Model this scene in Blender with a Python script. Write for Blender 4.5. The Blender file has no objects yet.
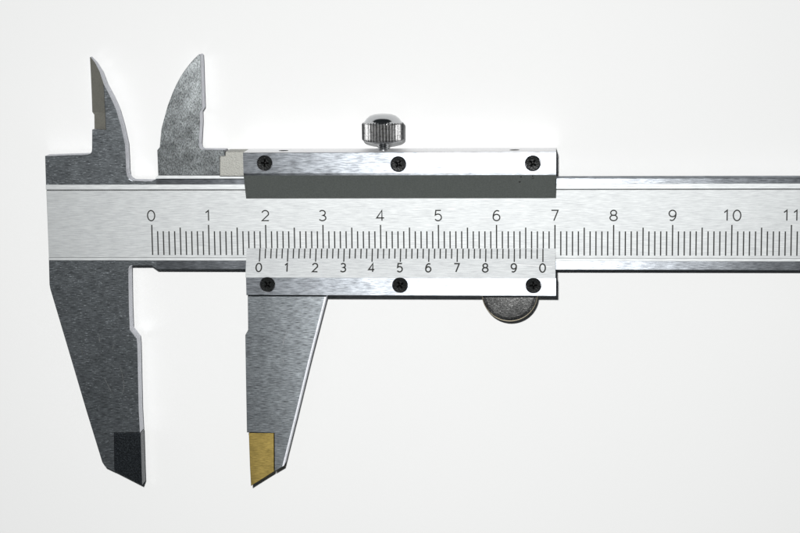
import bpy, bmesh, math, random
from mathutils import Vector, Matrix

random.seed(7)
sc = bpy.context.scene
COL = sc.collection
MM = 0.001

# ------------------------------------------------------------------ camera
# 90 mm macro view: the picture is 800 px wide with a focal length of 2000 px.
# NX, NY: where the point straight below the lens lies, from the picture centre.
F, NX, NY, DIST, ZS = 2000.0, 165.0, 316.0, 347.87, 4.9
_d = Vector((NX, NY, -F)).normalized()
_oy = 266.5 - 224.0
_X = -Vector((-(F * F + _oy * NY) / NX, _oy, -F)).normalized()
_Z = -_d
_Y = _Z.cross(_X)
ROT = Matrix((_X, _Y, _Z))                       # camera axes -> world axes
CAM = Vector((0, 0, ZS)) - (ROT @ Vector((0, 0, -1))) * DIST   # millimetres


def ray(px, py):
    return ROT @ Vector((px - 400.0, 266.5 - py, -F))


def at(px, py, z):
    """measured point on the level z (mm) -> x, y, z in mm"""
    v = ray(px, py)
    t = (z - CAM.z) / v.z
    p = CAM + v * t
    return Vector((p.x, p.y, z))


cd = bpy.data.cameras.new('camera')
cam = bpy.data.objects.new('camera', cd)
COL.objects.link(cam)
cam.matrix_world = Matrix.Translation(CAM * MM) @ ROT.to_4x4()
cd.sensor_fit = 'HORIZONTAL'
cd.sensor_width = 36.0
cd.lens = 36.0 * F / 800.0
cd.clip_start = 0.01
cd.clip_end = 20.0
sc.camera = cam

# ------------------------------------------------------------------ world: a dim room
w = bpy.data.worlds.new('World')
sc.world = w
w.use_nodes = True
w.node_tree.nodes['Background'].inputs[0].default_value = (0.80, 0.92, 1.0, 1)
w.node_tree.nodes['Background'].inputs[1].default_value = 0.035

# ------------------------------------------------------------------ the camera's flash
fl = bpy.data.lights.new('flash', 'AREA')
fl.shape = 'RECTANGLE'
fl.size = 0.012
fl.size_y = 0.008
fl.energy = 1.59
fl.color = (1.0, 1.0, 0.995)
flo = bpy.data.objects.new('flash', fl)
COL.objects.link(flo)
lp = at(430, -262, 0)
flo.location = Vector((lp.x, lp.y, 352.0)) * MM
aim = at(400, 1400, 0) * MM
flo.rotation_euler = (aim - flo.location).to_track_quat('-Z', 'Y').to_euler()

sc.view_settings.view_transform = 'Standard'
sc.view_settings.look = 'None'
sc.view_settings.exposure = 0.0
sc.view_settings.gamma = 1.0
sc.view_settings.use_curve_mapping = False
sc.cycles.max_bounces = 8
sc.cycles.glossy_bounces = 5
sc.cycles.blur_glossy = 0.3
sc.cycles.sample_clamp_indirect = 4.0


# ------------------------------------------------------------------ materials
class NT:
    def __init__(self, name):
        self.m = bpy.data.materials.new(name)
        self.m.use_nodes = True
        self.t = self.m.node_tree
        self.t.nodes.clear()
        self.out = self.n('ShaderNodeOutputMaterial')
        tc = self.n('ShaderNodeTexCoord')
        sca = self.n('ShaderNodeVectorMath', operation='SCALE')
        sca.inputs['Scale'].default_value = 1000.0          # millimetres
        self.l(tc.outputs['Object'], sca.inputs[0])
        self.mm = sca.outputs[0]

    def n(self, typ, **kw):
        nd = self.t.nodes.new(typ)
        for k, v in kw.items():
            setattr(nd, k, v)
        return nd

    def l(self, a, b):
        self.t.links.new(a, b)

    def noise(self, scale3, detail=2.0, rough=0.5, dist=0.0):
        mp = self.n('ShaderNodeMapping')
        mp.inputs['Scale'].default_value = scale3
        self.l(self.mm, mp.inputs[0])
        nz = self.n('ShaderNodeTexNoise')
        nz.inputs['Scale'].default_value = 1.0
        nz.inputs['Detail'].default_value = detail
        nz.inputs['Roughness'].default_value = rough
        nz.inputs['Distortion'].default_value = dist
        self.l(mp.outputs[0], nz.inputs['Vector'])
        return nz.outputs['Fac']

    def ramp(self, fac, a, b, ca, cb):
        r = self.n('ShaderNodeValToRGB')
        r.color_ramp.elements[0].position = a
        r.color_ramp.elements[1].position = b
        r.color_ramp.elements[0].color = (*ca, 1)
        r.color_ramp.elements[1].color = (*cb, 1)
        self.l(fac, r.inputs[0])
        return r.outputs[0]

    def val(self, fac, a, b, lo, hi):
        r = self.n('ShaderNodeMapRange')
        r.inputs['From Min'].default_value = a
        r.inputs['From Max'].default_value = b
        r.inputs['To Min'].default_value = lo
        r.inputs['To Max'].default_value = hi
        self.l(fac, r.inputs[0])
        return r.outputs[0]

    def bump(self, h, dist, strength=1.0, chain=None):
        b = self.n('ShaderNodeBump')
        b.inputs['Strength'].default_value = strength
        b.inputs['Distance'].default_value = dist * MM
        self.l(h, b.inputs['Height'])
        if chain is not None:
            self.l(chain, b.inputs['Normal'])
        return b.outputs[0]

    def tangent(self, v):
        c = self.n('ShaderNodeCombineXYZ')
        for i in range(3):
            c.inputs[i].default_value = v[i]
        return c.outputs[0]


def ground_metal(name, col, ax, ay, tang=(1, .011, .013), speck=0.004, streak=0.003, rough_mix=0.15,
                 rough=0.6, streak_scale=(.25, 7, 7), tint=(.9, 1.05), dark=0.0, fine_scale=(.9, 8, 8), spark=0.0, spark_scale=(5, 6, 6), contrast=1.0):
    """ground or brushed steel: a narrow stretched highlight along the grinding marks plus a broad weak one"""
    T = NT(name)
    g1 = T.noise(streak_scale, 3, .6)
    g2 = T.noise((5.5, 7.5, 6.5), 2.5, .7)
    nb = T.bump(g1, streak)
    nb = T.bump(g2, speck, chain=nb)
    cl = T.noise((.35, .45, .4), 4, .6)
    fine = T.noise(fine_scale, 2.5, .65)
    mx = T.n('ShaderNodeMix', data_type='RGBA', blend_type='MULTIPLY')
    mx.inputs['Factor'].default_value = 1.0
    T.l(T.ramp(cl, .3, .7, [c * tint[0] for c in col], [c * tint[1] for c in col]), mx.inputs[6])
    lo = 1 - (.28 + dark) * contrast
    hi = 1 + .12 * contrast
    T.l(T.ramp(fine, .32, .68, (lo, lo, lo * 1.02), (hi, hi, hi)), mx.inputs[7])
    a = T.n('ShaderNodeBsdfAnisotropic', distribution='BECKMANN')
    T.l(mx.outputs[2], a.inputs['Color'])
    ratio = min(ax / ay, 1.0)
    a.inputs['Roughness'].default_value = math.sqrt(math.sqrt(ax * ay))
    a.inputs['Anisotropy'].default_value = 1 - math.sqrt(ratio)
    T.l(T.tangent(tang), a.inputs['Tangent'])
    T.l(nb, a.inputs['Normal'])
    b = T.n('ShaderNodeBsdfAnisotropic', distribution='MULTI_GGX')
    T.l(mx.outputs[2], b.inputs['Color'])
    b.inputs['Roughness'].default_value = rough
    b.inputs['Anisotropy'].default_value = 0
    T.l(nb, b.inputs['Normal'])
    ms = T.n('ShaderNodeMixShader')
    ms.inputs[0].default_value = rough_mix
    if spark:
        sp = T.noise(spark_scale, 2, .6)
        bl = T.noise((.25, .3, .3), 3, .6)
        ad = T.n('ShaderNodeMath', operation='ADD')
        T.l(T.val(sp, .60, .74, rough_mix, rough_mix + spark), ad.inputs[0])
        T.l(T.val(bl, .35, .7, -.12 * rough_mix, .12 * rough_mix), ad.inputs[1])
        T.l(ad.outputs[0], ms.inputs[0])
    T.l(a.outputs[0], ms.inputs[1])
    T.l(b.outputs[0], ms.inputs[2])
    T.l(ms.outputs[0], T.out.inputs[0])
    return T.m


def plain(name, col, rough, metal=0.0, var=.15, nscale=4.0, bump=0.0, spec=.5, rv=.15):
    T = NT(name)
    p = T.n('ShaderNodeBsdfPrincipled')
    nz = T.noise((nscale, nscale, nscale), 3, .6)
    T.l(T.ramp(nz, .3, .7, [c * (1 - var) for c in col], [c * (1 + var) for c in col]), p.inputs['Base Color'])
    T.l(T.val(nz, .3, .7, rough * (1 - rv), min(1, rough * (1 + rv))), p.inputs['Roughness'])
    p.inputs['Metallic'].default_value = metal
    p.inputs['Specular IOR Level'].default_value = spec
    if bump:
        T.l(T.bump(nz, bump), p.inputs['Normal'])
    T.l(p.outputs[0], T.out.inputs[0])
    return T.m


M = {}
SATIN = dict(speck=.0016, streak=.0017, rough_mix=.34, rough=.60, streak_scale=(.2, 12, 12), tint=(.96, 1.03), dark=.0,
             fine_scale=(.5, 12, 12), contrast=.85)
M['satin'] = ground_metal('satin_chrome', (.46, .475, .475), .25, .42, **SATIN)
M['satin_plate'] = ground_metal('satin_vernier_plate', (.42, .433, .435), .25, .42, **SATIN)
M['ground'] = ground_metal('ground_steel', (.38, .405, .435), .077, .42, speck=.0022, streak=.0032, rough_mix=.19, rough=.55,
                           streak_scale=(.3, 7, 7), dark=.35, tint=(.74, 1.15), fine_scale=(.7, 9, 9), spark=.12,
                           spark_scale=(.5, 5, 5))
M['jaw'] = ground_metal('jaw_steel', (.425, .46, .485), .069, .40, speck=.0050, streak=.0030, rough_mix=.28, rough=.48,
                        streak_scale=(.35, 9, 9), tint=(.84, 1.15), dark=.5, fine_scale=(.8, 11, 11), spark=.75,
                        spark_scale=(2.4, 8.5, 8.5))
M['speckled'] = ground_metal('speckled_steel', (.345, .37, .375), .105, .115, tang=(.011, 1, .013), speck=.010, streak=.003,
                             rough_mix=.14, rough=.5, streak_scale=(5, .6, 5), tint=(.6, 1.35), dark=.48,
                             fine_scale=(7, 3.5, 6), spark=.35)
M['cast'] = plain('blasted_steel', (.345, .345, .32), .60, 1.0, .32, 4.8, .035)
M['slope'] = plain('matt_steel', (.42, .45, .425), .52, 1.0, .13, 4.5, .002, rv=.03)
M['edge'] = ground_metal('jaw_edge_steel', (.60, .61, .64), .2, .4, speck=.002, streak=.002, rough_mix=.4, rough=.5)
M['topside'] = plain('slider_top_side_lit', (.80, .80, .81), .62, 1.0, .08, 3, .01)  # paler base colour stands in for flash and paper light reflected here
M['knife'] = plain('knife_edge_steel', (.42, .41, .36), .55, 1.0, .14, 5, .01)
M['black_tip'] = plain('black_carbide', (.040, .046, .052), .38, 1.0, .45, 4.5, .02)
M['gold_tip'] = ground_metal('golden_tip', (.31, .23, .07), .12, .4, speck=.003, streak=.004, rough_mix=.32, rough=.55,
                             streak_scale=(.4, 5, 5), tint=(.72, 1.12), dark=.12)
M['chrome'] = plain('polished_chrome', (.50, .51, .52), .12, 1.0, .05, 3)
M['knurl'] = plain('knurled_chrome', (.52, .52, .52), .30, 1.0, .15, 3, .01)
M['thumb'] = ground_metal('worn_thumb_steel', (.46, .46, .45), .085, .10, speck=.011, streak=.002, rough_mix=.09, rough=.45,
                          tint=(.5, 1.4), dark=.4, fine_scale=(4, 4, 4), spark=.4, spark_scale=(4, 4, 4))
M['brass'] = plain('brass_rim', (.36, .32, .24), .50, 1.0, .15, 4)
M['oxide'] = plain('black_oxide', (.010, .011, .011), .26, 0.0, .3, 3.0, .04, .16)
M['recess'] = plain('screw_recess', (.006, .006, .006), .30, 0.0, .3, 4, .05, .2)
M['paint'] = plain('engraved_black_fill', (.035, .036, .034), .7, 0.0, .3, 6, 0, .2)
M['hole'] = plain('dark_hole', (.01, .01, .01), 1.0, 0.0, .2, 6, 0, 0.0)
M['scratch'] = plain('bright_scratch', (.9, .9, .9), .6, 0.0, .05, 6)
M['pale_scuff'] = plain('pale_scuff_on_bright_steel', (.33, .34, .35), .7, 0.0, .4, 3, 0, .2)
M['scuff'] = plain('pale_scuff', (.105, .11, .11), .7, 0.0, .75, 2.5, 0, .1)


def paper_mat():
    T = NT('white_paper')
    p = T.n('ShaderNodeBsdfPrincipled')
    nz = T.noise((.012, .012, .012), 2, .5)
    T.l(T.ramp(nz, .3, .7, (.842, .844, .840), (.856, .858, .854)), p.inputs['Base Color'])
    p.inputs['Roughness'].default_value = .9
    p.inputs['Specular IOR Level'].default_value = .15
    T.l(T.bump(T.noise((2.2, 2.2, 2.2), 4, .65), .012), p.inputs['Normal'])
    T.l(p.outputs[0], T.out.inputs[0])
    return T.m


M['paper'] = paper_mat()


# ------------------------------------------------------------------ mesh helpers (all in mm)
def link(name, me, parent=None):
    o = bpy.data.objects.new(name, me)
    COL.objects.link(o)
    if parent is not None:
        o.parent = parent
    return o


def finish(name, bm, mats, parent, bevel=0.0, smooth=False, segs=2, weight=False):
    bmesh.ops.recalc_face_normals(bm, faces=bm.faces[:])
    for v in bm.verts:
        v.co *= MM
    if smooth:
        for f in bm.faces:
            f.smooth = True
    me = bpy.data.meshes.new(name)
    bm.to_mesh(me)
    bm.free()
    for m in (mats if isinstance(mats, (list, tuple)) else [mats]):
        me.materials.append(m)
    o = link(name, me, parent)
    if bevel:
        b = o.modifiers.new('edge', 'BEVEL')
        b.width = bevel * MM
        b.segments = segs
        b.limit_method = 'WEIGHT' if weight else 'ANGLE'
        b.angle_limit = math.radians(25)
    return o


def loop_px(pts, z):
    return [at(x, y, z) for x, y in pts]


def add_prism(bm, top, zb, mi=0, mside=None, weights=None):
    """top: list of Vectors (any z); walls go straight down to zb. weights: indices of top edges to round"""
    mside = mi if mside is None else mside
    t = [bm.verts.new(p) for p in top]
    b = [bm.verts.new((p.x, p.y, zb)) for p in top]
    ft = bm.faces.new(t)
    ft.material_index = mi
    fb = bm.faces.new(b[::-1])
    fb.material_index = mside
    n = len(t)
    lay = bm.edges.layers.float.get('bevel_weight_edge') or bm.edges.layers.float.new('bevel_weight_edge')
    for i in range(n):
        j = (i + 1) % n
        f = bm.faces.new((t[i], b[i], b[j], t[j]))
        f.material_index = mside
        if weights is None or i in weights:
            e = bm.edges.get((t[i], t[j]))
            e[lay] = 1.0
    return t


def add_profile_x(bm, prof, x0, x1, mis=None):
    """closed profile [(y, z)...] in mm swept along X; mis: material of the face from point i to i+1"""
    a = [bm.verts.new((x0, y, z)) for y, z in prof]
    b = [bm.verts.new((x1, y, z)) for y, z in prof]
    n = len(prof)
    for i in range(n):
        j = (i + 1) % n
        f = bm.faces.new((a[i], a[j], b[j], b[i]))
        f.material_index = mis[i] if mis else 0
    bm.faces.new(a[::-1]).material_index = mis[-1] if mis else 0
    bm.faces.new(b).material_index = mis[-1] if mis else 0


def add_lathe(bm, prof, segs, frame, mi=0, mod=None, caps=True):
    """prof: [(h, r)], axis = frame z; frame: 4x4 in mm. mod(k, i, r) changes the radius of one vertex"""
    rings = []
    for i, (h, r) in enumerate(prof):
        if r < 1e-6:
            rings.append([bm.verts.new(frame @ Vector((0, 0, h)))])
        else:
            rg = []
            for k in range(segs):
                a = 2 * math.pi * k / segs
                rr = mod(k, i, r) if mod else r
                rg.append(bm.verts.new(frame @ Vector((rr * math.cos(a), rr * math.sin(a), h))))
            rings.append(rg)
    for A, B in zip(rings, rings[1:]):
        for k in range(segs):
            k2 = (k + 1) % segs
            if len(A) == 1 and len(B) == 1:
                continue
            if len(A) == 1:
                f = bm.faces.new((A[0], B[k2], B[k]))
            elif len(B) == 1:
                f = bm.faces.new((A[k], A[k2], B[0]))
            else:
                f = bm.faces.new((A[k], A[k2], B[k2], B[k]))
            f.material_index = mi
    for rg, rev in ((rings[0], True), (rings[-1], False)):
        if caps and len(rg) > 1:
            bm.faces.new(rg[::-1] if rev else rg).material_index = mi


# ------------------------------------------------------------------ the white surface
bm = bmesh.new()
vs = [bm.verts.new(p) for p in ((-900, -900, 0), (900, -900, 0), (900, 900, 0), (-900, 900, 0))]
bm.faces.new(vs)
o = finish('tabletop', bm, M['paper'], None)
o['kind'] = 'structure'
o['label'] = 'plain white sheet under the caliper'

# ------------------------------------------------------------------ the caliper
root = bpy.data.objects.new('vernier_caliper', None)
COL.objects.link(root)
root.empty_display_size = 0.02
root['label'] = 'steel vernier caliper lying open on white paper, with a knurled clamp screw'
root['category'] = 'caliper'

ZT = 4.85          # level of the satin scale face
ZR = 5.00          # level of the ground rails and jaws
ZB = 1.90          # underside of beam and jaws
ZF = 7.30          # front face of the slider


def ypx(x, y, z):
    return at(x, y, z).y


def yav(y0, y1, z, x0=160, x1=790):
    """height of a lengthwise line seen at y0 (x0) and y1 (x1)"""
    return .5 * (at(x0, y0, z).y + at(x1, y1, z).y)


XL = at(47.6, 224, ZT).x
XE = XL + 186.0                      # the beam runs on out of the picture
# --- main scale: satin strip with its two raised inner facets
ya = yav(184.6, 183.4, ZR + .02)
yb = yav(189.2, 189.0, ZR + .12)
yc = yav(189.9, 190.0, ZT)
yd = yav(257.6, 257.2, ZT)
ye = yav(258.6, 258.6, ZR - .02)
yf = yav(260.4, 261.6, ZR)
bm = bmesh.new()
prof = [(ya, ZR + .012), (yb, ZR + .12), (yb - .02, ZT - .22), (yb - .24, ZT), (yd, ZT), (ye, ZR - .015), (yf, ZR + .012), (yf, ZB), (ya, ZB)]
add_profile_x(bm, prof, XL, XE)
main = finish('main_scale', bm, M['satin'], root, bevel=.03)

# --- rails
XJ = at(131.0, 182, ZR).x
XJ2 = at(151.5, 266, ZR).x
yt = yav(178.6, 178.0, ZR)
bm = bmesh.new()
g = .0
add_profile_x(bm, [(yt, ZR - .10), (yt - .12, ZR), (ya - .0, ZR), (ya, ZB + .01), (yt, ZB + .01)],
              at(156, 182, ZR).x, XE - .01)
finish('rail', bm, M['ground'], main)
ybm = yav(269.4, 270.5, ZR)
bm = bmesh.new()
add_profile_x(bm, [(yf, ZR), (ybm + .12, ZR), (ybm, ZR - .10), (ybm, ZB + .01), (yf, ZB + .01)],
              at(156.5, 266, ZR).x, XE - .01)
finish('rail', bm, M['ground'], main)

# --- fixed outside jaw (runs into the start of the lower rail)
yfp = 260.4
low = [(48.9, yfp), (49.4, 284.5), (50.3, 289.3), (62.4, 330), (74.3, 370), (86.1, 410), (102.2, 462.3), (104.9, 466.3),
       (114.4, 470.9), (114.0, 432.6), (140.0, 432.6), (138.8, 410), (137.4, 345), (136.7, 338.4),
       (129.8, 329.5), (128.9, 305), (128.4, 275), (128.5, 268.6), (129.3, 266.4), (131.6, 265.3), (151.0, 265.3),
       (156.2, 269.2), (156.5, yfp)]
L = loop_px(low, ZR)
L[0].y = L[-1].y = yf - .0
L[-1].x = at(156.5, 266, ZR).x
L[-2].x = L[-1].x
L[-2].y = ybm + .02
L[0].x = XL
bm = bmesh.new()
n = len(L)
add_prism(bm, L, ZB, 0, 1, weights=set(range(0, n - 2)) - {0 - 1})
jaw = finish('fixed_jaw', bm, [M['jaw'], M['edge']], root, bevel=.07, weight=True)
# black tip let into the measuring edge, a little below the jaw face
tip = [(114.2, 432.8), (140.6, 432.8), (141.7, 470.0), (142.2, 484.9), (140.5, 484.0), (114.4, 470.7)]
bm = bmesh.new()
add_prism(bm, loop_px(tip, ZR - .16), ZB, 0)
o = finish('jaw_insert', bm, M['black_tip'], jaw, bevel=.05)
o['label'] = 'black wear insert at the tip of the fixed jaw'

# --- fixed inside jaw with its knife edge
up = [(45.0, 156.0), (87.4, 154.6), (90.4, 153.6), (91.6, 151.8), (92.0, 149.0), (92.1, 129.6), (105.9, 129.6),
      (105.1, 113), (104.2, 96), (103.4, 84), (104.4, 85.0), (110.2, 96.3), (113.4, 103.2), (116.3, 110.2), (120.6, 125.0),
      (122.5, 133.5), (124.9, 144.5), (125.6, 157), (126.0, 170), (126.8, 175.5), (128.8, 178.9), (132.4, 180.9),
      (151.5, 181.3), (156.0, 178.6)]
up[9:11] = [(103.6, 84.0)]
L = loop_px(up, ZR)
L[-1].x = at(156, 182, ZR).x
L[-1].y = yt - .06
L.append(Vector((L[-1].x, ya, ZR)))
L.append(Vector((XL, ya, ZR)))
bm = bmesh.new()
n = len(L)
add_prism(bm, L, ZB + .01, 0, 1, weights=set(range(0, n - 4)) | {n - 1})
ij = finish('inside_jaw', bm, [M['jaw'], M['edge']], root, bevel=.07, weight=True)
ij['label'] = 'fixed inside jaw with a bevelled knife edge'
# knife facet: falls from the jaw face towards the measuring edge on the left
zk = 3.1
def zfac(px, py):
    xr = 103.6 + (py - 84) * .051
    xl = 90.0 + (py - 57) * .06
    return zk + (ZR - .03 - zk) * (px - xl) / (xr - xl)


ridge = [at(x, y, zfac(x, y)) for x, y in ((105.9, 129.7), (105.1, 113), (104.2, 96), (103.5, 83.5), (99.6, 71.5), (94.9, 62.5), (90.5, 57.0))]
edge = [at(94.5, 129.7, zk), at(94.3, 114.6, zk), at(92.3, 112.0, zk), at(91.6, 92, zk), at(91.0, 78, zk),
        at(90.4, 66, zk), at(89.9, 57.5, zk)]
bm = bmesh.new()
R = [bm.verts.new(p) for p in ridge]
E = [bm.verts.new(p) for p in edge]
RB = [bm.verts.new((p.x, p.y, ZB + .02)) for p in ridge]
EB = [bm.verts.new((p.x, p.y, ZB + .02)) for p in edge]
for i in range(6):
    bm.faces.new((R[i], R[i + 1], E[i + 1], E[i])).material_index = 0
    bm.faces.new((R[i + 1], R[i], RB[i], RB[i + 1])).material_index = 1
    bm.faces.new((E[i], E[i + 1], EB[i + 1], EB[i])).material_index = 1
    bm.faces.new((RB[i], EB[i], EB[i + 1], RB[i + 1])).material_index = 1
bm.faces.new((R[0], E[0], EB[0], RB[0]))
bm.faces.new((R[6], RB[6], EB[6], E[6]))
finish('knife_edge', bm, [M['knife'], M['edge']], ij)

# --- slider: two bars joined by a back plate
X0 = at(243.2, 163, ZF).x
X1 = at(556.0, 163, ZF).x
yu0 = yav(152.3, 152.3, ZF, 245, 555)
yu1 = yav(173.2, 173.0, ZF, 245, 555)
yu2 = yav(175.0, 175.4, ZF - .12, 245, 555)
yu3 = yav(198.4, 198.2, ZT + .22, 245, 555)
yl0 = yav(277.6, 278.4, ZF, 245, 555)
yl1 = yav(295.4, 295.9, ZF, 245, 555)
yv0 = yav(248.4, 248.4, ZT + .06, 245, 555)
bm = bmesh.new()
# upper bar
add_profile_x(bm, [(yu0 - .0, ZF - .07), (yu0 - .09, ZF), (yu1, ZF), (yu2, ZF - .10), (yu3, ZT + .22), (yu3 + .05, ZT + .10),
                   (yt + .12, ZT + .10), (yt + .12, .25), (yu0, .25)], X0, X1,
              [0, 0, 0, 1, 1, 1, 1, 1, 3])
# lower bar: carries the vernier plate on its slope
add_profile_x(bm, [(yl0, ZF - .03), (yl0 - .06, ZF), (yl1 + .08, ZF), (yl1, ZF - .08), (yl1, .25), (ybm - .10, .25),
                   (ybm - .10, ZR + .12), (yl0, ZR + .12)], X0 + .02, X1, [0, 0, 0, 2, 1, 1, 1, 2])
# back plate under the beam
add_profile_x(bm, [(yt + .5, .27), (yt + .5, 1.7), (ybm - .5, 1.7), (ybm - .5, .27)], X0 + .05, X1 - .05, [2] * 4)
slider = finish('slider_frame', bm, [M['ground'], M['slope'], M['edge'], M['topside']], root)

# bores for the cover screws and the set screws
SCREWS = ((264.6, 163.2), (398.3, 164.2), (532.8, 163.4), (267.4, 284.6), (400.0, 285.2), (533.4, 285.6))
RS = 7.45 * 10 / 57.2 * (349.5 - ZF) / 345


def bore(o):
    bm = bmesh.new()
    for x, y in SCREWS:
        p = at(x, y, ZF)
        add_lathe(bm, [(-1.0, RS), (-.09, RS), (.4, RS + .49)], 40, Matrix.Translation(p))
    for x in (283.5, 514.5):
        add_lathe(bm, [(-1.4, .86), (.5, .86)], 24,
                  Matrix.Translation((at(x, 150.3, 3.9).x, yu0, 3.9)) @ Matrix.Rotation(math.radians(-90), 4, 'X'), mi=1)
    cut = finish('bore', bm, [M['edge'], M['recess']], None)
    md = o.modifiers.new('bore', 'BOOLEAN')
    md.object = cut
    md.operation = 'DIFFERENCE'
    md.solver = 'EXACT'
    md.use_self = True
    bpy.context.view_layer.update()
    me = bpy.data.meshes.new_from_object(o.evaluated_get(bpy.context.evaluated_depsgraph_get()))
    o.modifiers.clear()
    o.data = me
    bpy.data.objects.remove(cut)


bore(slider)

# vernier plate on the slope of the lower bar
XV0 = at(246.2, 262, 5.9).x
XV1 = at(555.4, 262, 5.9).x
vz0, vz1 = ZT + .10, ZF - .10
bm = bmesh.new()
add_profile_x(bm, [(yv0, ZT + .03), (yv0, vz0), (yl0 + .02, vz1 + .07), (yl0 + .02, ZR + .125), (ybm + .3, ZR + .10), (yd, ZR + .05)],
              XV0, XV1)
vern = finish('vernier_scale', bm, M['satin_plate'], root)
bore(vern)
vdir = Vector((0, yl0 + .02 - yv0, vz1 + .07 - vz0))
vslope = vdir.z / vdir.y


def on_vernier(px, py):
    """point of the sloping vernier face seen at px, py"""
    v = ray(px, py)
    # z = vz0 + (y - yv0) * vslope
    t = (vz0 + (CAM.y - yv0) * vslope - CAM.z) / (v.z - v.y * vslope)
    return CAM + v * t


# --- block between slider and moving inside jaw
bm = bmesh.new()
blk = [(219.6, 150.2), (220.2, 156.0), (219.8, 156.2), (219.4, 176.6), (246, 176.6), (246, 149.4), (225.2, 149.4), (225.0, 150.2)]
blk = [(225.2, 151.6), (225.0, 155.8), (219.6, 156.2), (219.4, 176.4), (246, 176.4), (246, 151.6)]
add_prism(bm, loop_px(blk, 5.1), .6, 0)
finish('slider_shoulder', bm, M['cast'], root, bevel=.12)

# --- moving inside jaw
mi = [(198.9, 54.4), (200.2, 54.9), (200.7, 62), (201.2, 80), (201.9, 100), (202.2, 108.4), (199.7, 112.3), (200.0, 122),
      (199.0, 140), (198.8, 145.0), (199.6, 148.0), (202.2, 149.9), (224.8, 150.0), (224.8, 175.2), (158.2, 175.4), (157.2, 150.3),
      (159.7, 147.2), (160.4, 139), (161.4, 129), (163.9, 119.5), (167.6, 106), (172.6, 92.8), (176.6, 84), (180.5, 76.8),
      (185.0, 70.0), (189.6, 64), (194.0, 59.0)]
L = loop_px(mi, ZR - .1)
bm = bmesh.new()
n = len(L)
add_prism(bm, L, ZB, 0, 1)
mij = finish('inside_jaw', bm, [M['speckled'], M['edge']], root, bevel=.06, weight=True)
mij['label'] = 'speckled moving inside jaw'
# bright guide lip along its foot, falling towards the beam's top side
bm = bmesh.new()
a, b, c, d = at(157.8, 175.6, 4.52), at(154.2, 178.6, 4.6), at(244, 178.6, 4.6), at(244, 175.6, 4.52)
add_prism(bm, [a, b, c, d], ZB + .1, 0)
finish('guide_lip', bm, M['satin'], mij)

# --- moving outside jaw
mo = [(247.7, 294.0), (248.1, 330.0), (245.3, 335.0), (245.8, 370), (246.9, 432.4), (249.4, 432.4), (274.4, 432.9), (274.6, 471.2),
      (283.9, 465.7), (296.6, 415), (309.9, 360), (326.9, 294.0)]
L = loop_px(mo, ZR - .1)
bm = bmesh.new()
nL = len(L)
wid = [.05] * nL
for i in (8, 9, 10):
    wid[i] = .27                              # wide shallow chamfer along the slanting back edge
area = sum(L[i].x * L[(i + 1) % nL].y - L[(i + 1) % nL].x * L[i].y for i in range(nL))
sg = 1 if area > 0 else -1
inner = []
for i in range(nL):
    e0 = (L[i] - L[i - 1]).to_2d().normalized()
    e1 = (L[(i + 1) % nL] - L[i]).to_2d().normalized()
    n0, n1 = Vector((-e0.y, e0.x)) * sg, Vector((-e1.y, e1.x)) * sg
    w0, w1 = wid[i - 1], wid[i]
    den = n0.x * n1.y - n0.y * n1.x
    if abs(den) < .03:
        off = n0 * max(w0, w1)
    else:
        off = Vector(((w0 * n1.y - w1 * n0.y) / den, (w1 * n0.x - w0 * n1.x) / den))
    inner.append(Vector((L[i].x + off.x, L[i].y + off.y, L[i].z)))
tv = [bm.verts.new(p) for p in inner]
ov = [bm.verts.new((p.x, p.y, p.z - .045)) for p in L]
bv = [bm.verts.new((p.x, p.y, ZB)) for p in L]
bm.faces.new(tv)
bm.faces.new(bv[::-1])
for i in range(nL):
    k = (i + 1) % nL
    bm.faces.new((tv[i], ov[i], ov[k], tv[k])).material_index = 1 if i in (8, 9, 10) else 0
    bm.faces.new((ov[i], bv[i], bv[k], ov[k])).material_index = 1
mj = finish('moving_jaw', bm, [M['jaw'], M['edge']], root)
gt = [(248.8, 433.0), (249.9, 466), (251.0, 486.0), (253.0, 484.6), (274.0, 471.4), (273.9, 433.3)]
bm = bmesh.new()
add_prism(bm, loop_px(gt, ZR - .24), ZB, 0)
o = finish('jaw_insert', bm, M['gold_tip'], mj, bevel=.05)
o['label'] = 'golden wear insert at the tip of the moving jaw'

# --- thumb rest disc under the lower bar
c = at(509.7, 294.0, 4.6)
r = 28.0 / 57.6 * 10 * (349.5 - 4.6) / 345.0
fr = Matrix.Translation((c.x, c.y, 0))
bm = bmesh.new()
add_lathe(bm, [(1.6, r - .5), (1.75, r - .26), (4.46, r - .16), (4.50, r - .7), (4.53, r * .45), (4.54, 0)], 72, fr)
td = finish('thumb_rest', bm, M['thumb'], root)
bm = bmesh.new()
add_lathe(bm, [(1.8, r - .25), (1.8, r - .05), (1.95, r), (4.45, r), (4.56, r - .08), (4.54, r - .13), (4.47, r - .17)], 72, fr, caps=False)
finish('rim', bm, M['brass'], td)

# --- clamp screw on the upper edge of the slider (axis in the plane of the paper)
cx = at(383.0, 130, 3.85).x
zc = 3.85
sc_mm = 10 / 57.2
fr = Matrix.Translation((cx, yu0, zc)) @ Matrix.Rotation(math.radians(-90), 4, 'X')     # local z -> +Y


def hy(y):
    return at(383, y, zc).y - yu0


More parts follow.
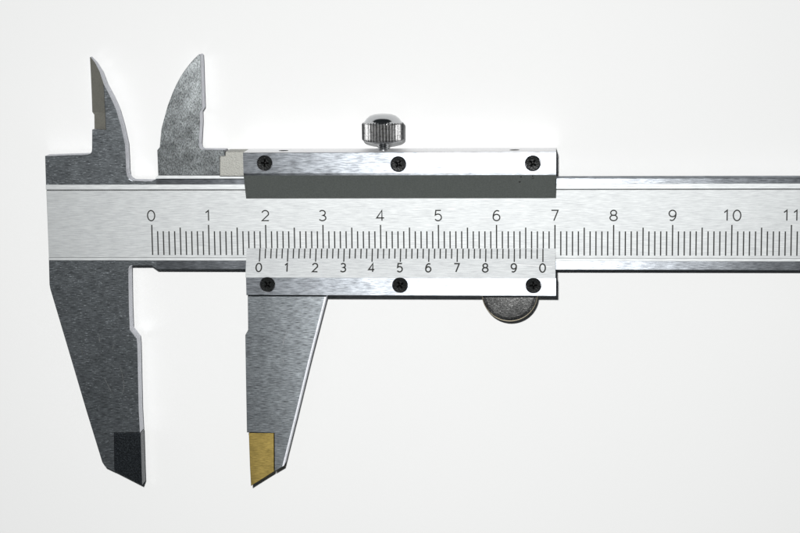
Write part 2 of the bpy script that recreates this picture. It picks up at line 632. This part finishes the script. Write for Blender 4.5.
rk = 20.9 * sc_mm
bm = bmesh.new()
pr = [(-1.5, .92)]
h = .05
while h < hy(142):
    pr += [(h, .98), (h + .12, .98), (h + .22, .82), (h + .32, .82)]
    h += .42
pr += [(hy(141.5), .9)]
add_lathe(bm, pr, 28, fr)
st = finish('clamp_screw', bm, M['chrome'], root, smooth=False)
NK = 40
bm = bmesh.new()
h0, h1, h2, h3, h4 = hy(142.7), hy(140.4), hy(122.6), hy(119.6), hy(113.6)
kp = [(h0, rk * .35), (h0 + .02, rk * .66), (h1 - .12, rk * .90), (h1, rk * .95), (h1 + .22, rk), (h2 - .2, rk), (h2, rk * .95),
      (h2 + .14, rk * .89), (h3 - .1, rk * .83), (h3 + .2, rk * .77), (h4 - .38, rk * .62), (h4 - .12, rk * .42),
      (h4 - .02, rk * .2), (h4, 0)]


def knurl(k, i, rr):
    if i in (3, 4, 5, 6):
        dep = .05 if i in (3, 6) else .27
        return rr - dep * (.5 - .5 * math.cos(2 * math.pi * k / 6)) ** .8
    return rr


add_lathe(bm, kp, NK * 6, fr, mod=knurl)
bm.faces.ensure_lookup_table()
for f in bm.faces:
    hh = (fr.inverted() @ f.calc_center_median()).z
    f.material_index = 1 if h1 - .05 < hh < h2 + .02 else 0
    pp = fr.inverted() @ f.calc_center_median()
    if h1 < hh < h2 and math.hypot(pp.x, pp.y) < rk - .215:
        f.material_index = 2                      # groove floors coloured dark, standing in for shade between the ridges
    f.smooth = not (h1 - .05 < hh < h2 + .02)
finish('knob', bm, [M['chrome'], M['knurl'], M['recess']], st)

# --- screws
def screw_mesh(r):
    bm = bmesh.new()
    N = 40
    oc = [bm.verts.new((r * .93 * math.cos(2 * math.pi * k / N), r * .93 * math.sin(2 * math.pi * k / N), 0)) for k in range(N)]
    a, b = r * .13, r * .56
    plus = [(b, -a), (b, a), (a, a), (a, b), (-a, b), (-a, a), (-b, a), (-b, -a), (-a, -a), (-a, -b), (a, -b), (a, -a)]
    rot = Matrix.Rotation(.5, 2)
    pv = [bm.verts.new((*(rot @ Vector(p)), -.02)) for p in plus]
    eds = [bm.edges.new((oc[k], oc[(k + 1) % N])) for k in range(N)] + [bm.edges.new((pv[k], pv[(k + 1) % 12])) for k in range(12)]
    bmesh.ops.triangle_fill(bm, use_beauty=True, use_dissolve=False, edges=eds)
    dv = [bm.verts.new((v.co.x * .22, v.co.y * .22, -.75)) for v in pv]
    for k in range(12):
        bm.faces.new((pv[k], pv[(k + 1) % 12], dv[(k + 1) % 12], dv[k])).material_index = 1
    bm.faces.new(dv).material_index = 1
    ring = [(r * .93, 0), (r * 1.0, -.06)]
    o1 = [bm.verts.new((r * math.cos(2 * math.pi * k / N), r * math.sin(2 * math.pi * k / N), -.05)) for k in range(N)]
    o2 = [bm.verts.new((v.co.x, v.co.y, -.90)) for v in o1]
    for k in range(N):
        j = (k + 1) % N
        bm.faces.new((oc[k], o1[k], o1[j], oc[j]))
        bm.faces.new((o1[k], o2[k], o2[j], o1[j]))
    bmesh.ops.recalc_face_normals(bm, faces=bm.faces[:])
    for v in bm.verts:
        v.co *= MM
    me = bpy.data.meshes.new('screw')
    bm.to_mesh(me)
    bm.free()
    me.materials.append(M['oxide'])
    me.materials.append(M['recess'])
    return me


sm = screw_mesh(RS - .07)
proto = None
for k, (x, y) in enumerate(SCREWS):
    p = at(x, y, ZF)
    p.z = ZF - .10
    if proto is None:
        proto = o = link('screw', sm, slider)
    else:
        o = proto.copy()
        COL.objects.link(o)
    o.location = p * MM
    o.rotation_euler = (0, 0, random.uniform(0, 3.1))

# set screws in the top side of the slider
def set_screw_mesh():
    bm = bmesh.new()
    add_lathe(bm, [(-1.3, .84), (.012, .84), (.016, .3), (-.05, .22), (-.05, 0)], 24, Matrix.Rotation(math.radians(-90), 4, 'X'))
    bmesh.ops.recalc_face_normals(bm, faces=bm.faces[:])
    for v in bm.verts:
        v.co *= MM
    me = bpy.data.meshes.new('set_screw')
    bm.to_mesh(me)
    bm.free()
    me.materials.append(M['hole'])
    return me


ss = set_screw_mesh()
for x in (283.5, 514.5):
    zz = 3.9
    o = link('set_screw', ss, slider)
    o.location = Vector((at(x, 150.3, zz).x, yu0, zz)) * MM


# ------------------------------------------------------------------ engraved marks
def mark_mesh(name, wd, ln, th=.012):
    """an upright filled line, its foot at the origin"""
    bm = bmesh.new()
    a = wd / 2
    pts = [(-a, 0), (a, 0), (a, ln), (-a, ln)]
    t = [bm.verts.new((x, y, th)) for x, y in pts]
    b = [bm.verts.new((x, y, -th)) for x, y in pts]
    bm.faces.new(t)
    for i in range(4):
        j = (i + 1) % 4
        bm.faces.new((t[i], b[i], b[j], t[j]))
    for v in bm.verts:
        v.co *= MM
    me = bpy.data.meshes.new(name)
    bm.to_mesh(me)
    bm.free()
    me.materials.append(M['paint'])
    return me


def arc(cx, cy, rx, ry, a0, a1, n=14):
    return [(cx + rx * math.cos(math.radians(a0 + (a1 - a0) * i / n)), cy + ry * math.sin(math.radians(a0 + (a1 - a0) * i / n)))
            for i in range(n + 1)]


# single-stroke figures in a box 0.70 wide and 1 tall: list of (points, closed)
G = {
    '0': [(arc(.35, .5, .33, .5, 90, 450, 28)[:-1], True)],
    '1': [([(.12, .78), (.38, 1.0), (.38, 0)], False)],
    '2': [(arc(.35, .70, .30, .30, 165, -25, 14) + [(.05, .0), (.67, .0)], False)],
    '3': [(arc(.32, .755, .27, .245, 150, -90, 14) + arc(.32, .265, .32, .265, 90, -150, 16)[1:], False)],
    '4': [([(.50, 0), (.50, 1.0), (.02, .27), (.70, .27)], False)],
    '5': [([(.60, 1.0), (.14, 1.0), (.09, .55)] + arc(.33, .32, .31, .32, 122, -148, 18), False)],
    '6': [(arc(.36, .31, .30, .31, 168, 528, 24)[:-1], True), (arc(.42, .36, .36, .62, 188, 62, 14), False)],
    '7': [([(.04, 1.0), (.64, 1.0), (.26, 0)], False)],
    '8': [(arc(.35, .755, .26, .245, 90, 450, 22)[:-1], True), (arc(.35, .265, .32, .265, 90, 450, 22)[:-1], True)],
    '9': [(arc(.34, .69, .30, .31, 0, 360, 24)[:-1], True), (arc(.28, .64, .36, .62, 8, -118, 14), False)],
}


def numeral_mesh(txt, hgt, wdt, stroke, th=.012, gap=.30):
    bm = bmesh.new()
    adv = wdt / .70 * (.70 + gap)
    tot = adv * (len(txt) - 1)
    for ci, chh in enumerate(txt):
        ox = -tot / 2 + ci * adv
        for li, (pts, closed) in enumerate(G[chh]):
            tz = th + .0015 * li
            P = [Vector((ox + (x - .35) * wdt / .70, y * hgt)) for x, y in pts]
            n = len(P)
            Lv, Rv = [], []
            for i in range(n):
                if closed:
                    a, b = P[i - 1], P[(i + 1) % n]
                    d0, d1 = (P[i] - a).normalized(), (b - P[i]).normalized()
                else:
                    d0 = (P[i] - P[i - 1]).normalized() if i > 0 else (P[1] - P[0]).normalized()
                    d1 = (P[i + 1] - P[i]).normalized() if i < n - 1 else d0
                tdir = (d0 + d1)
                tdir = tdir.normalized() if tdir.length > 1e-4 else d0
                nr = Vector((-tdir.y, tdir.x))
                k = max(.45, abs(nr.dot(Vector((-d0.y, d0.x)))))
                s = stroke / 2 / k
                Lv.append(P[i] + nr * s)
                Rv.append(P[i] - nr * s)
            tl = [bm.verts.new((p.x, p.y, tz)) for p in Lv]
            tr = [bm.verts.new((p.x, p.y, tz)) for p in Rv]
            bl = [bm.verts.new((p.x, p.y, -th)) for p in Lv]
            br = [bm.verts.new((p.x, p.y, -th)) for p in Rv]
            for i in range(n if closed else n - 1):
                j = (i + 1) % n
                bm.faces.new((tl[i], tr[i], tr[j], tl[j]))
                bm.faces.new((tl[i], tl[j], bl[j], bl[i]))
                bm.faces.new((tr[j], tr[i], br[i], br[j]))
    for v in bm.verts:
        v.co *= MM
    me = bpy.data.meshes.new('numeral')
    bm.to_mesh(me)
    bm.free()
    me.materials.append(M['paint'])
    return me


# main scale: 1 mm apart, zero line seen at x = 152.3
xz = at(152.3, 243, ZT).x
PITCH = 1.00605
y_bot = yav(255.4, 255.4, ZT)
lens = (y_bot, yav(231.3, 231.3, ZT), yav(227.6, 227.6, ZT), yav(224.9, 224.9, ZT))
mm_ = [mark_mesh('graduation_line', .225, lens[k] - y_bot) for k in (1, 2, 3)]
protos = {}
for k in range(0, 134):
    kind = 2 if k % 10 == 0 else 1 if k % 5 == 0 else 0
    if kind not in protos:
        protos[kind] = o = link('graduation_line', mm_[kind], main)
    else:
        o = protos[kind].copy()
        COL.objects.link(o)
    o.location = Vector((xz + k * PITCH, y_bot, ZT)) * MM
ny0 = yav(220.6, 220.8, ZT)
nh = yav(210.3, 210.5, ZT) - ny0
for k in range(0, 14):
    o = link('numeral', numeral_mesh(str(k), nh, 1.34, .215, gap=.20 if k != 11 else .18), main)
    o.location = Vector((xz + k * 10 * PITCH - (.02 if k else .06), ny0, ZT)) * MM

# vernier: 50 divisions over 49 mm on the sloping plate
rx = math.atan(vslope)
p0 = on_vernier(260.0, 249.2)
ptop = on_vernier(400, 248.75)
psh = on_vernier(400, 258.6)
plg = on_vernier(400, 261.8)
vm = []
for q in (psh, plg):
    vm.append(mark_mesh('graduation_line', .22, (ptop - q).length))
VP = .98 * PITCH
protos = {}
for k in range(0, 51):
    kind = 1 if k % 5 == 0 else 0
    q = plg if kind else psh
    if kind not in protos:
        protos[kind] = o = link('graduation_line', vm[kind], vern)
    else:
        o = protos[kind].copy()
        COL.objects.link(o)
    o.location = Vector((p0.x + k * VP, q.y, q.z + .004)) * MM
    o.rotation_euler = (rx, 0, 0)
a, b = on_vernier(400, 271.9), on_vernier(400, 263.6)
for k in range(0, 11):
    o = link('numeral', numeral_mesh(str(k % 10), (b - a).length, 1.02, .245), vern)
    o.location = Vector((p0.x + k * 5 * VP - .06, a.y, a.z + .004)) * MM
    o.rotation_euler = (rx, 0, 0)

# a bright scratch across the end of the vernier plate
bm = bmesh.new()
q0, q1, q2 = on_vernier(516, 264.6), on_vernier(534, 265.6), on_vernier(552, 267.0)
for (s, e, wd) in ((q0, q1, .10), (q1, q2, .09)):
    nn = Vector((0, -vslope, 1)).normalized() * .006
    sd = Vector((0, 1, vslope)).normalized() * wd / 2
    bm.faces.new([bm.verts.new(p) for p in (s + nn - sd, e + nn - sd, e + nn + sd, s + nn + sd)])
finish('scratch', bm, M['scratch'], vern)


# pale scuffs on the jaws
def scuff(parent, z, lines, mat='scuff'):
    for pts, wd in lines:
        bm = bmesh.new()
        P = [at(x, y, z + .008) for x, y in pts]
        lft, rgt = [], []
        for i, p in enumerate(P):
            d = (P[min(i + 1, len(P) - 1)] - P[max(i - 1, 0)]).normalized()
            nr = Vector((-d.y, d.x, 0)) * wd / 2 * (.4 if i in (0, len(P) - 1) else 1)
            lft.append(bm.verts.new(p + nr))
            rgt.append(bm.verts.new(p - nr))
        for i in range(len(P) - 1):
            bm.faces.new((lft[i], rgt[i], rgt[i + 1], lft[i + 1]))
        finish('scratch', bm, M[mat], parent)


scuff(jaw, ZR, [([(99.2, 337), (99.6, 340), (99.4, 342.5)], .16), ([(113.2, 344.8), (113.0, 347.5), (112.3, 350.2)], .14),
                ([(119.6, 366), (122, 373), (123.4, 380), (124.0, 388), (122.2, 394)], .11),
                ([(103.5, 377), (107.5, 384), (110.5, 390), (113.5, 396)], .09), ([(81, 349.5), (82.5, 352), (82, 355)], .18)])
scuff(mj, ZR - .1, [([(286.6, 331), (285.3, 336), (283.6, 341), (282.6, 346)], .09), ([(282.0, 357), (283.5, 361), (284.2, 364)], .09)], 'pale_scuff')

# two dark smudges on the sloping lower face of the upper bar
def on_slope(px, py):
    k = (ZT + .22 - (ZF - .10)) / (yu3 - yu2)
    v = ray(px, py)
    t = (ZF - .10 + (CAM.y - yu2) * k - CAM.z) / (v.z - v.y * k)
    return CAM + v * t


for px, py, rx_, ry_ in ((521.0, 176.8, .2, .16), (519.6, 182.0, .26, .16), (532.8, 178.2, .3, .10), (532.6, 176.2, .12, .2)):
    bm = bmesh.new()
    p = on_slope(px, py)
    k = (ZT + .22 - (ZF - .10)) / (yu3 - yu2)
    nn = Vector((0, -k, 1)).normalized() * .006
    vs = []
    for i in range(12):
        a = 2 * math.pi * i / 12
        q = random.uniform(.6, 1.1)
        dx, dy = rx_ * q * math.cos(a), ry_ * q * math.sin(a)
        vs.append(bm.verts.new(p + nn + Vector((dx, dy, dy * k))))
    bm.faces.new(vs)
    finish('smudge', bm, M['paint'], slider)
